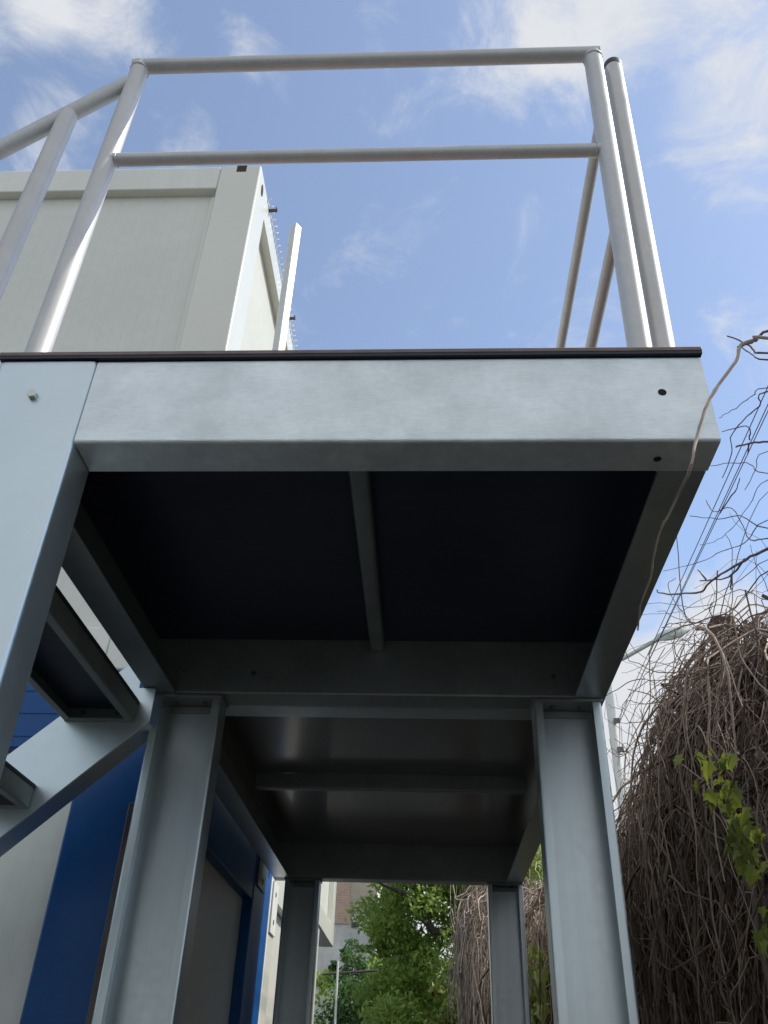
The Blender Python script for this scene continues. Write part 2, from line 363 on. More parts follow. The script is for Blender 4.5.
for i in range(9):
    xr_ = -.806-.232*i; zz = .834-.238*i; xl_ = xr_-.197; y0, y1 = 1.222, 2.2185
    if zz < GZ+.05: break
    b = MB()
    # long rims as small angles, end plates with bolts
    b.strip([(.022, 0), (0, 0), (0, .052)][::-1], .004, (xl_, y0+.005, zz), X_, Z_, Y_, y1-y0-.01, r=.004)
    b.strip([(.022, 0), (0, 0), (0, .052)][::-1], .004, (xr_, y0+.005, zz), (-1, 0, 0), Z_, Y_, y1-y0-.01, r=.004)
    b.box(xl_, xr_, y1-.0045, y1, zz, zz+.05); b.box(xl_, xr_, y0, y0+.0045, zz, zz+.05)
    b.box(xl_+.022, xr_-.022, y1-.024, y1-.0046, zz, zz+.004); b.box(xl_+.022, xr_-.022, y0+.0046, y0+.024, zz, zz+.004)
    s_ = b.build('step', 'galv_shaded', stair)
    b = MB(); b.box(xl_-.002, xr_+.003, y0+.002, y1-.001, zz+.0525, zz+.062); b.build('tread_board', 'film', s_, bevel=.001)
    b = MB(); b.box(xl_+.006, xr_-.006, y0+.006, y1-.006, zz+.036, zz+.0515); b.build('tread_board', 'film', s_)
    for bx in (xl_+.05, xr_-.05):
        b = MB(); b.prism([(p[0]*.75, p[1]*.75) for p in hexo], (bx, y1-.0046, zz+.025), X_, Z_, (0, -1, 0), .006); b.build('bolt', 'bolt_dark', s_, smooth=False)
# handrail
hr0 = Vector((-.795, 1.172, 2.205)); hs = 1.12
b = MB(); b.tube([hr0, hr0+Vector((-2.2, 0, -2.2*hs))], .0205, 24); b.build('handrail', 'tube_stair', stair)
b = MB(); b.tube([hr0+Vector((0, 0, -.52)), hr0+Vector((-2.2, 0, -.52-2.2*hs))], .016, 20)
for px in (-.924, -1.62, -2.3):
    zt = hr0.z+(px-hr0.x)*hs
    b = MB(); b.tube([(px, 1.172, zb(px)+.18), (px, 1.172, zt-.002)], .0232, 24); b.build('post', 'tube', stair)
    
# ------------------------------------------------------------------ railings
gr = thing('guard_railing', 'grey tube railing across the front edge of the landing, with top and middle rails', 'railing', (-.18, 1.174, 1.1555))
RT = 2.299
PL0, PL1 = Vector((-.775, 1.174, 1.1556)), Vector((-.781, 1.174, RT-.004))
PR0, PR1 = Vector((.407, 1.174, 1.1556)), Vector((.437, 1.174, RT-.008))
b = MB(); b.tube([PL0, PL1], .0232, 28); b.build('post', 'tube', gr)
b = MB(); b.tube([PR0, PR1], .0232, 28); b.build('post', 'tube', gr)
b = MB(); b.tube([(-.800, 1.174, RT-.004), (.455, 1.174, RT-.001)], .0200, 28); b.build('top_rail', 'tube_stair', gr)
b = MB(); b.tube([(-.772, 1.174, 1.858), (.418, 1.174, 1.858)], .0160, 24); b.build('middle_rail', 'tube_stair', gr)
def ring(c, ax_, R0, r, parent):
    ax_ = Vector(ax_).normalized(); e = ax_.cross(Vector((.3, .2, .9))).normalized(); g = ax_.cross(e)
    P_ = [Vector(c)+(e*math.cos(a)+g*math.sin(a))*R0 for a in [2*math.pi*i/40 for i in range(41)]]
    b = MB(); b.tube(P_, [r*random.uniform(.7, 1.3) for _ in P_], 6); b.build('weld_ring', 'tube_stair', parent)
ring((-.754, 1.174, 1.858), X_, .0165, .0022, gr); ring((.398, 1.174, 1.858), X_, .0165, .0022, gr)
ring((-.7805, 1.174, RT-.027), Z_, .0238, .0020, gr); ring((.4365, 1.174, RT-.027), Z_, .0238, .0020, gr)
ring((-.7755, 1.174, 1.157), Z_, .0240, .0026, gr); ring((.4075, 1.174, 1.157), Z_, .0240, .0026, gr)
sr = thing('side_railing', 'grey tube railing along the right side of the landing, first post capped black', 'railing', (.47, 1.21, 1.1555))
b = MB(); b.tube([(.462, 1.205, 1.1556), (.496, 1.205, 2.278)], .0228, 28); p = b.build('post', 'tube', sr)
b = MB(); b.tube([(.4958, 1.205, 2.2782), (.4962, 1.205, 2.298), (.4963, 1.205, 2.306)], [.0238, .0238, .019], 24); b.build('end_cap', 'black', p)
b = MB(); b.tube([(.479, 1.225, 2.236), (.479, 4.70, 2.236)], .0165, 24); b.build('top_rail', 'tube_stair', sr)
b = MB(); b.tube([(.479, 1.225, 1.826), (.479, 4.70, 1.826)], .0165, 24); b.build('middle_rail', 'tube_stair', sr)
for yy in (2.9, 4.7):
    b = MB(); b.tube([(.479, yy, 1.1556), (.479, yy, 2.236)], .0205, 24); b.build('post', 'tube', sr)

# ------------------------------------------------------------------ containers
def container(name, label, x0, x1, y0, y1, z0, z1, fm, fms, pf, ps, pw=.21, pws=.20, tr=.165, trs=.165, br=.16, castings=True, group='stacked site containers', far_pw=None):
    """x1 is the side next to the walkway, y0 the end facing the viewer"""
    t = thing(name, label, 'container', ((x0+x1)/2, (y0+y1)/2, z0), group); fp = far_pw or pws
    d = .05
    for (a0, a1, c0, c1) in ((x0, x0+pw, y0, y0+pws), (x1-pw, x1, y0, y0+pws), (x0, x0+pw, y1-fp, y1), (x1-pw, x1, y1-fp, y1)):
        b = MB(); b.box(a0, a1, c0, c1, z0+.001, z1-.001); p = b.build('corner_post', fms if a1 == x1 else fm, t, bevel=.008)
        if castings and a1 == x1:
            yc_, ys_ = (c0, -1) if c0 == y0 else (c1, 1)
            b = MB(); b.box(a1-.125, a1-.075, yc_-.0005 if ys_ < 0 else yc_-.02, yc_+.02 if ys_ < 0 else yc_+.0005, z1-.055, z1-.0); b.build('lifting_slot', 'slot', p, label='dark slot in the corner block')
            b = MB()
            ym = (c0+c1)/2 if c0 == y0 else c1-.1
            b.prism([(math.cos(a)*.022, math.sin(a)*.042) for a in [2*math.pi*i/20 for i in range(20)]], (a1+.0004, ym-.02, z1-.10), Y_, Z_, (1, 0, 0), .0006); b.build('lifting_slot', 'hole', p, smooth=False)
    for yy, zz, hh in ((y0+.004, z1-tr, tr), (y0+.004, z0, br), (y1-.10, z1-tr, tr), (y1-.10, z0, br)):
        b = MB(); b.box(x0+pw+.001, x1-pw-.001, yy, yy+.096, zz+.002, zz+hh-.002); b.build('rail', fm, t, bevel=.006)
    for xx, zz, hh in ((x0+.004, z1-trs, trs), (x1-.10, z1-trs, trs), (x0+.004, z0, br), (x1-.10, z0, br)):
        b = MB(); b.box(xx, xx+.096, y0+pws+.001, y1-fp-.001, zz+.002, zz+hh-.002); b.build('rail', fms, t, bevel=.006)
    b = MB(); b.box(x0+pw, x1-pw, y0+d, y0+d+.03, z0+br-.01, z1-tr+.01); b.build('wall_panel', pf, t, smooth=False)
    b = MB(); b.box(x1-d-.03, x1-d, y0+pws, y1-fp, z0+br-.01, z1-trs+.01); b.build('wall_panel', ps, t, smooth=False)
    b = MB(); b.box(x0+d, x0+d+.03, y0+pws, y1-fp, z0+br-.01, z1-trs+.01); b.build('wall_panel', ps, t, smooth=False)
    b = MB(); b.box(x0+pw, x1-pw, y1-d-.03, y1-d, z0+br-.01, z1-tr+.01); b.build('wall_panel', pf, t, smooth=False)
    b = MB(); b.box(x0+.11, x1-.11, y0+.11, y1-.11, z1-.05, z1-.02); b.build('roof', fm, t)
    b = MB(); b.box(x0+.01, x1-.01, y0+.11, y1-.11, z0+.012, z0+.03); b.build('floor', 'wood', t)
    return t
up = container('site_container', 'cream white upper container whose end wall rises behind the railing, top left', -3.29, -.85, 2.525, 8.585, 1.125, 3.925, 'cream', 'cream_side', 'panel', 'panel_side', tr=.185, trs=.165)
# inner reveal lip round the end panel of the upper container
b = MB(); b.box(-1.082, -1.060, 2.556, 2.5735, 1.29, 3.704); b.build('panel_trim', 'cream', up)
lo = container('site_container', 'blue framed lower container with pale grey walls, beside the staircase and walkway', -6.9, -.85, 2.525, 4.96, GZ, 1.10, 'blue', 'blue', 'panel', 'panel_grey', tr=.24, trs=.315, far_pw=.50)
# stiffening ridges on its front top rail, seam at the corner, metal plate near the far corner
b = MB()
for k in range(3): b.box(-6.68, -1.062, 2.5262, 2.5288, .90+k*.075, .903+k*.075)
b.build('ridge', 'blue', lo)
b = MB(); b.box(-.880, -.851, 2.512, 2.524, GZ, .70); b.build('corner_trim', 'lead', lo, bevel=.004)
b = MB(); b.box(-.8498, -.842, 4.50, 4.72, .86, 1.02); pl = b.build('corner_plate', 'lead', lo, bevel=.002)
b = MB(); b.prism(disc(.014), (-.8418, 4.64, .90), Y_, Z_, X_, .001); b.build('bolt_hole', 'hole', pl, smooth=False)
wc = container('site_container', 'cream white lower container standing just beyond the blue one', -6.9, -.85, 4.985, 7.42, GZ, 1.10, 'cream', 'cream_side', 'panel', 'panel_side', tr=.2, trs=.2)
b = MB(); b.box(-.8496, -.84, 5.0, 5.17, .72, .98); pl = b.build('corner_plate', 'white', wc, bevel=.002)
for q in (.78, .92):
    b = MB(); b.prism(disc(.014), (-.8398, 5.08, q), Y_, Z_, X_, .001); b.build('bolt_hole', 'hole', pl, smooth=False)
# lugs and a coil of white cable along the roof edge of the upper container
for yy, lab in ((2.79, 'small dark metal lug on the roof edge of the upper container, the nearer of two'), (3.56, 'small dark metal lug on the container roof edge, the farther one by the cream post')):
    b = MB(); b.box(-.86, -.810, yy, yy+.02, 3.927, 3.933); b.box(-.818, -.811, yy+.002, yy+.018, 3.9335, 3.952)
    o = b.build('roof_lug', 'lead', None, bevel=.001); tag(o, lab, 'metal lug', 'lugs on the container roof edge')
pts = [(-.842+.013*math.cos(k*1.1), 2.74+k*.0075, 3.944+.015*math.sin(k*1.1)) for k in range(220)]
b = MB(); b.tube(pts, .0024, 6); tag(b.build('coiled_cable', 'white'), 'thin white coiled cable running along the roof edge of the upper container', 'cable')
# cream square post on the walkway
b = MB(); ca, sa = math.cos(.62), math.sin(.62); b.prism([(x*ca+y*sa, -x*sa+y*ca) for x, y in ((-.019, -.019), (.019, -.019), (.019, .019), (-.019, .019))], (-.596, 2.40, 1.1558), X_, Y_, Z_, 2.09); o = b.build('steel_post', 'white', None, bevel=.004)
tag(o, 'slim cream square steel post standing behind the deck, right of the upper container', 'post')

# ------------------------------------------------------------------ background building
m = bpy.data.materials.new('old red brick'); m.use_nodes = True; t_ = m.node_tree; n_ = t_.nodes; bs = n_['Principled BSDF']; bs.inputs['Roughness'].default_value = .9
br_ = n_.new('ShaderNodeTexBrick'); br_.inputs['Scale'].default_value = 1; br_.inputs['Brick Width'].default_value = .25; br_.inputs['Row Height'].default_value = .08; br_.inputs['Mortar Size'].default_value = .012
br_.inputs['Color1'].default_value = (.58, .34, .24, 1); br_.inputs['Color2'].default_value = (.48, .29, .21, 1); br_.inputs['Mortar'].default_value = (.45, .42, .38, 1)
tc_ = n_.new('ShaderNodeTexCoord'); mp_ = n_.new('ShaderNodeMapping'); mp_.inputs['Rotation'].default_value = (math.pi/2, 0, 0); t_.links.new(tc_.outputs['Object'], mp_.inputs[0]); t_.links.new(mp_.outputs[0], br_.inputs['Vector']); t_.links.new(br_.outputs[0], bs.inputs['Base Color']); M['brick'] = m
M['plaster_grey'] = mat('grey stained plaster', (.56, .55, .53), .9, noise=((.8, .22), (6, .10)), streak=((3, 3, .6), .15))
M['plaster_tan'] = mat('tan stained plaster', (.46, .40, .31), .9, noise=((.9, .18), (6, .08)), streak=((3, 3, .5), .2))
M['glass_dark'] = mat('dark window glass', (.02, .025, .03), .1)
M['concrete'] = mat('concrete', (.33, .32, .30), .85, noise=(3, .15))
bl = thing('brick_building', 'tall old building with bare brick and patchy grey plaster, beyond the trees', 'building', (-9, 34, GZ))
b = MB(); b.box(-16, -1.62, 30, 38, GZ, 12.5); b.build('wall', 'plaster_grey', bl, smooth=False)
b = MB(); b.box(-3.6, -2.50, 29.955, 29.998, 4.62, 12.2); b.build('brick_face', 'brick', bl, smooth=False)
b = MB(); b.box(-2.495, -1.615, 29.965, 29.998, 4.95, 12.2); b.build('upper_plaster', 'plaster_tan', bl, smooth=False)
b = MB(); b.box(-7.2, -5.9, 29.955, 29.998, 2.2, 12.2); b.build('brick_face', 'brick', bl, smooth=False)
b = MB(); b.box(-16.2, -1.4, 29.8, 38.2, 12.5, 12.75); b.build('roof', 'concrete', bl)
for (x, z) in ((-5.2, 2.2), (-5.2, 5.4), (-5.2, 8.6), (-8.6, 2.2), (-8.6, 5.4), (-8.6, 8.6), (-12, 2.2), (-12, 5.4), (-12, 8.6), (-2.32, 4.6), (-2.42, 3.75), (-2.9, 2.9)):
    s_ = .5 if x < -4 else .09; hgt = .8 if x < -4 else .07
    b = MB(); b.box(x-s_, x+s_, 29.94, 29.999, z-hgt, z+hgt); w_ = b.build('window' if x < -4 else 'vent_hole', 'glass_dark', bl)
    if x < -4:
        b = MB(); b.box(x-s_-.06, x-s_-.001, 29.92, 29.998, z-hgt, z+hgt); b.box(x+s_+.001, x+s_+.06, 29.92, 29.998, z-hgt, z+hgt); b.box(x-.02, x+.02, 29.925, 29.9395, z-hgt, z+hgt); b.build('frame', 'white', w_)
        b = MB(); b.box(x-s_-.1, x+s_+.1, 29.86, 29.998, z-hgt-.1, z-hgt-.001); b.build('sill', 'concrete', w_)

# ------------------------------------------------------------------ street lamp, wires
M['lamp_grey'] = mat('grey lamp housing', (.42, .46, .43), .45, .1, noise=(8, .08))
M['lamp_glass'] = mat('milky lamp cover', (.62, .65, .60), .25, coat=.4)
M['wire'] = mat('black cable', (.03, .03, .035), .6)
lp = thing('street_lamp', 'pale street lamp head on a sloping arm, right of the landing against a white cloud', 'street lamp', (2.93, 13.0, GZ))
b = MB(); b.tube([(2.93, 13, GZ), (2.93, 13, 2.5), (2.93, 13, 6.0)], [.10, .085, .062], 20); b.build('pole', 'white', lp)
b = MB(); b.tube([(2.93, 13, 5.82), (2.95, 13, 5.98), (3.25, 13, 6.10), (3.84, 13, 6.44)], .036, 12); b.build('arm', 'lamp_grey', lp)
ax = Vector((.52, 0, .20)).normalized(); sv = Vector((-.10, .80, .60)); sv = (sv-ax*sv.dot(ax)).normalized(); up_ = ax.cross(sv)
hd = Vector((3.78, 13, 6.41)); b = MB()
prof = [(0, .045), (.06, .08), (.14, .15), (.30, .19), (.48, .185), (.60, .14), (.64, .06)]
rings = []
for (d_, w_) in prof:
    for j in range(14):
        a = 2*math.pi*j/14; q = hd + ax*d_ + sv*math.cos(a)*w_ + up_*(math.sin(a)*w_*(.55 if math.sin(a) > 0 else .18)); rings.append(q)
fs = [(i*14+j, i*14+(j+1) % 14, (i+1)*14+(j+1) % 14, (i+1)*14+j) for i in range(len(prof)-1) for j in range(14)] + [tuple(range(14)), tuple(range((len(prof)-1)*14, len(prof)*14))]
b.add(rings, fs); hd_o = b.build('lamp_head', 'lamp_grey', lp)
b = MB(); ol = [(.17+.20*(1+math.cos(a))-.0, math.sin(a)*.145) for a in [2*math.pi*i/24 for i in range(24)]]
b.prism(ol, hd-up_*.012, ax, sv, -up_, .035); b.build('cover', 'lamp_glass', hd_o, bevel=.008)
for z in (4.98, 4.52):
    b = MB(); b.tube([(2.99, 12.93, z), (2.95, 12.93, z)], .03, 8); b.box(2.93, 3.02, 12.86, 12.91, z-.035, z+.035); b.build('cable_bracket', 'bolt_dark', lp)
for k, (dx, dz, lab) in enumerate(((0, 0, 'black overhead cable running from the street lamp pole, left one of three'), (.10, -.02, 'black overhead cable running from the street lamp pole, middle one of three'), (.24, .06, 'black overhead cable running from the street lamp pole, right one of three'))):
    A = Vector((2.99+dx*.3, 12.9, 4.98+dz)); Bp = Vector((2.12+dx*.6, -14, 4.85+dz)); pts = []
    for i in range(41):
        q = i/40; p = A.lerp(Bp, q); pts.append((p.x, p.y, p.z-.18*math.sin(math.pi*q)*(1+.2*k)))
    b = MB(); b.tube(pts, .0045, 6); tag(b.build('overhead_cable', 'wire'), lab, 'cable', 'cables from the lamp pole')

# ------------------------------------------------------------------ fence with dead creeper
def FX(y): return 1.15-.0714*(np.asarray(y)-3)
CR = np.array([(-3, .8), (1.2, .8), (2.0, 1.05), (2.6, 1.42), (3.15, 1.52), (3.7, 1.26), (4.5, 1.04), (5.3, 1.05), (6.5, 1.18), (7.3, 1.35), (9, 1.7), (10.5, 2.0), (11.8, 2.1), (13, 1.7), (14, 1.2)])
def crest(y): return np.interp(y, CR[:, 0], CR[:, 1])+.035*np.sin(6.3*y+1)+.03*np.sin(14.7*y)+.02*np.sin(31*y+2)
M['fence_wire'] = mat('rusty mesh wire', (.16, .13, .11), .6, .4)
M['fence_post'] = mat('weathered wooden post', (.065, .046, .040), .9, noise=(14, .3), streak=((30, 30, 2), .35))
fence = thing('mesh_fence', 'rusty wire mesh fence with wooden posts, overgrown by dead creepers on the right', 'fence', (1.0, 5, GZ))
for yy in (.3, 3.13, 5.9, 8.7, 11.5):
    b = MB(); x = float(FX(yy))+.05; zt = (1.64 if abs(yy-3.13) < .1 else 1.0)
    b.box(x-.045, x+.045, yy-.045, yy+.045, GZ, zt); b.build('post', 'fence_post', fence, bevel=.008)
P = []; 
for s_ in (1, -1):
    for y0 in np.arange(-3, 13, .16):
        q = np.linspace(0, 1, 6); z = GZ+q*2.4; y = y0+s_*q*2.4*.9
        P.append(np.stack([FX(y)-.02, y, z], 1))
P = np.array(P); V, Fc, own = strands(P, np.full(P.shape[:2], .0013)); fast_mesh('mesh', V, Fc, 'fence_wire', fence)

M['vine'] = mat('dry grey brown vine stems', (.15, .105, .080), .8, tint=1, two=(.42, .32, .25))
M['vine_dark'] = mat('dark vine stems', (.080, .055, .043), .85, tint=1, two=(.27, .20, .15))
M['twig'] = mat('dark twig bark', (.10, .072, .075), .8, noise=(30, .3))
M['litter'] = mat('dry brown leaf litter', (.055, .040, .032), .9, tint=1, two=(.15, .11, .08))
def rn(*s): return RNG.normal(size=s)
def ru(a, b, *s): return RNG.uniform(a, b, size=s if s else None)
# curtain of hanging stems
n = 6000; K = 16
y = np.concatenate([ru(1.3, 7, int(n*.72)), ru(7, 10.6, n-int(n*.72))]); n = len(y)
depth = ru(0, 1, n)**1.3*.34
zt = crest(y)+rn(n)*.06-depth*1.1; zb_ = np.maximum(GZ, zt-ru(.5, 3.2, n))
q = np.linspace(0, 1, K)[None]
wob = np.cumsum(rn(n, K)*.016, 1)+rn(n, K)*.014; wob2 = np.cumsum(rn(n, K)*.034, 1)+rn(n, K)*.022
depth = depth*np.interp(y, [7, 10], [1, .5])
bulge = .10*np.sin(np.pi*np.clip(q*1.6, 0, 1))
Yc = y[:, None]+wob2+rn(n, 1)*.10*q; Zc = zt[:, None]+(zb_-zt)[:, None]*q
Xc = FX(y)[:, None]+.06-depth[:, None]*(.5+.5*np.clip(q*3, 0, 1))-bulge*ru(.1, 1, n, 1)+wob
Rr = np.repeat((.0014+.0075*ru(0, 1, n)**3.2)[:, None]*(1+.12*np.clip(y-4, 0, 9))[:, None], K, 1)*(1-.35*q)
V, Fc, own = strands(np.stack([Xc, Yc, Zc], 2), Rr); tv = ru(0, 1, n)**1.6
o = fast_mesh('creeper_curtain', V, Fc, 'vine_dark', None, tv[own]); tag(o, 'dense curtain of dead hanging creeper stems covering the fence on the right', 'creeper', kind='stuff')
# dead leaves caught behind the stems
n = 24000; y = ru(1.2, 11.2, n); z = GZ+(crest(y)-.12-GZ)*ru(0, 1, n)**.75; x = FX(y)+ru(-.04, .10, n)
c = np.stack([x, y, z], 1); a = rn(n, 3); a[:, 0] *= .5; a /= np.linalg.norm(a, axis=1, keepdims=True); bb = np.cross(a, rn(n, 3)); bb /= np.linalg.norm(bb, axis=1, keepdims=True)
s_ = ru(.016, .045, n)[:, None]*(1+.1*np.clip(y-4, 0, 9))[:, None]
V = np.stack([c-a*s_, c+bb*s_*.6, c+a*s_, c-bb*s_*.6], 1).reshape(-1, 3); Fc = np.arange(4*n).reshape(n, 4)
o = fast_mesh('leaf_litter', V, Fc, 'litter', None, ru(0, 1, n)**2); tag(o, 'dry brown leaves caught in the creeper behind the hanging stems', 'dead leaves', kind='stuff')
n = 5200; y = ru(1.8, 10.6, n); x = FX(y)-ru(.04, .34, n)*np.interp(y, [5, 9], [1, .6]); z = GZ+(crest(y)-(FX(y)-x)*1.1-GZ-.05)*ru(0, 1, n)**.7
c = np.stack([x, y, z], 1); a = rn(n, 3); a[:, 2] -= .8; a /= np.linalg.norm(a, axis=1, keepdims=True); bb = np.cross(a, rn(n, 3)); bb /= np.linalg.norm(bb, axis=1, keepdims=True); nn_ = np.cross(a, bb)
s_ = ru(.008, .026, n)[:, None]*(1+.08*np.clip(y-4, 0, 9))[:, None]
V = np.stack([c-a*s_, c+bb*s_*.55+nn_*s_*.3, c+a*s_, c-bb*s_*.55+nn_*s_*.3], 1).reshape(-1, 3); F4 = np.arange(4*n).reshape(n, 4); Fc = np.concatenate([F4[:, [0, 1, 2]], F4[:, [0, 2, 3]]], 1).reshape(-1, 3)
o = fast_mesh('withered_leaves', V, Fc, 'litter', None, np.repeat(ru(0, 1, n), 2)); tag(o, 'small withered brown leaves still hanging on the creeper stems', 'dead leaves', kind='stuff')
n = 150; K = 22; y = ru(2.0, 10.4, n); q = np.linspace(0, 1, K)[None]; zt = crest(y)-.52+rn(n)*.06
Xc = FX(y)[:, None]-.18*np.interp(y, [5, 9], [1, .6])[:, None]-ru(0, .16, n, 1)+np.cumsum(rn(n, K)*.012, 1); Yc = y[:, None]+np.cumsum(rn(n, K)*.035, 1)+rn(n, 1)*.35*q; Zc = zt[:, None]+(GZ-zt)[:, None]*q
V, Fc, own = strands(np.stack([Xc, Yc, Zc], 2), np.repeat(ru(.005, .012, n)[:, None], K, 1)*(.6+.6*q), 7); o = fast_mesh('thick_stems', V, Fc, 'vine_dark', None, ru(.1, .8, n)[own], True); tag(o, 'thicker woody creeper stems climbing through the hanging curtain', 'creeper', kind='stuff')
# curling tangle on the crest
def curls(n, y0, y1, lo, hi, rad, out, grav, K=12, lx=1.0, dz=.9, spread=.1, up=.6, wig=.10, zoff=0.0, xoff=0.0):
    y = ru(y0, y1, n); p = np.stack([FX(y)-.02+rn(n)*spread+xoff, y, crest(y)-.14+rn(n)*spread*.8+zoff], 1)
    d = np.stack([-np.abs(rn(n))*out, rn(n)*.7, rn(n)*.5+up], 1); d /= np.linalg.norm(d, axis=1, keepdims=True)
    ln = ru(lo, hi, n)[:, None]/K; P = [p]
    for k in range(K-1):
        d = d+rn(n, 3)*wig; d[:, 2] -= grav*(.4+ru(0, 1, n)); d /= np.linalg.norm(d, axis=1, keepdims=True); p = p+d*ln; P.append(p)
    P = np.stack(P, 1); lim = lx*np.interp(y, [3, 5, 7, 11], [.50, .34, .30, .28])[:, None]; off_ = FX(P[:, :, 1])-P[:, :, 0]; off_ = np.where(off_ > lim*.6, lim*.6+(off_-lim*.6)*.25, off_); off_ = np.minimum(off_, np.interp(P[:, :, 1], [3.4, 4.0], [.70, .46])); P[:, :, 0] = FX(P[:, :, 1])-off_; P[:, :, 2] -= np.clip(off_, 0, 1)*dz; R_ = (ru(rad*.5, rad, n)*(1+.10*np.clip(y-4, 0, 9)))[:, None]*np.linspace(1, .45, K)[None]
    return P, R_
sets = [curls(2600, 2.5, 7.5, .25, .7, .0032, .7, .40, wig=.30, up=.35), curls(1000, 7.5, 11, .3, .9, .0034, .5, .35, wig=.28, up=.3), curls(500, 2.6, 5.5, .35, .9, .0036, 1.0, .26, wig=.25, up=.3),
        curls(2200, 3.2, 6.2, .12, .4, .0026, .7, .45, wig=.55, spread=.13, up=.2), curls(900, 7.5, 10.8, .5, 1.5, .0032, .4, .45, wig=.25, spread=.12, up=.1), curls(1500, 2.3, 6.5, .2, .8, .0026, .8, .2, wig=.5, spread=.25, up=-.3, zoff=-.35, xoff=-.12)]
P = np.concatenate([s[0] for s in sets]); R_ = np.concatenate([s[1] for s in sets]); V, Fc, own = strands(P, R_, 4)
o = fast_mesh('creeper_tangle', V, Fc, 'vine', None, (ru(0, 1, len(P))**1.2)[own]); tag(o, 'tangle of pale curling dead stems heaped along the top of the fence', 'creeper', kind='stuff')
M['vine_pale'] = mat('pale bleached vine stems', (.32, .25, .21), .8, tint=1, two=(.52, .43, .36))
sets = [curls(420, 7.0, 10.8, .4, 1.5, .0048, .7, .30, wig=.45, spread=.14, up=.1, lx=1.5), curls(160, 2.6, 6.5, .4, 1.1, .0030, .8, .35, wig=.32, up=.3, spread=.12)]
P = np.concatenate([s[0] for s in sets]); R_ = np.concatenate([s[1] for s in sets]); V, Fc, own = strands(P, R_, 5)
o = fast_mesh('pale_stems', V, Fc, 'vine_pale', None, (ru(0, 1, len(P)))[own]); tag(o, 'bleached pale vine stems looping over the darker creeper', 'creeper', kind='stuff')
# angular side shoots crossing the curtain in every direction
n = 3000; K = 10; y = np.concatenate([ru(2.0, 6.5, 2200), ru(6.5, 10.6, 800)]); sc = np.interp(y, [5, 9], [1, .6])
off_ = ru(.05, .40, n)*sc; p = np.stack([FX(y)-off_, y, crest(y)-off_*1.1-.05-(crest(y)-GZ)*ru(0, .85, n)**1.3], 1)
d = rn(n, 3); d[:, 0] *= .3; d[:, 2] -= .25; d /= np.linalg.norm(d, axis=1, keepdims=True); P = [p]; ln = ru(.12, .7, n)[:, None]/K
for k in range(K-1):
    kick = (ru(0, 1, n) < .3)[:, None]; d = d+rn(n, 3)*np.where(kick, .55, .08)*np.array([.35, 1, 1]); d /= np.linalg.norm(d, axis=1, keepdims=True); P.append(P[-1]+d*ln)
P = np.stack(P, 1); P[:, :, 0] = np.maximum(P[:, :, 0], FX(P[:, :, 1])-.46); V, Fc, own = strands(P, (.0012+.0038*ru(0, 1, n)**2.5)[:, None]*np.linspace(1, .5, K)[None], 4)
o = fast_mesh('side_shoots', V, Fc, 'vine', None, (ru(0, 1, n)**1.5)[own]); tag(o, 'short angular dry shoots crossing the hanging stems', 'creeper', kind='stuff')
s1 = curls(70, 2.5, 3.9, .6, 1.5, .0062, .9, .30, wig=.20, up=.4, spread=.10); V, Fc, own = strands(s1[0], s1[1], 7)
o = fast_mesh('looping_vines', V, Fc, 'vine', None, ru(.2, 1, 70)[own], True); tag(o, 'thick grey brown vines looping over the nearest part of the fence top', 'creeper', kind='stuff')
# long bare twigs sticking out over the fence
sets = [curls(36, 2.9, 4.6, .3, .8, .0020, 1.2, .09, K=16, wig=.15, up=.25, lx=1.35, dz=.8), curls(30, 2.5, 3.2, .3, .7, .0024, .8, .03, K=16, wig=.22, up=.7, lx=1.5, dz=.4, xoff=-.05), curls(46, 2.5, 3.6, .35, .85, .0026, 1.5, .02, K=16, wig=.20, up=.45, spread=.12), curls(26, 3.3, 5.2, .3, .8, .0024, 1.2, .05, K=16, wig=.22, up=.5), curls(14, 2.4, 3.0, .5, 1.0, .0034, 1.5, .01, K=16, wig=.22, up=.7, zoff=.05)]
P = np.concatenate([s[0] for s in sets]); R_ = np.concatenate([s[1] for s in sets]); V, Fc, own = strands(P, R_, 5)
o = fast_mesh('bare_twigs', V, Fc, 'vine_dark', None, (ru(0, .8, len(P)))[own]); tag(o, 'loose bare twigs sticking out above the overgrown fence', 'twigs', kind='stuff')

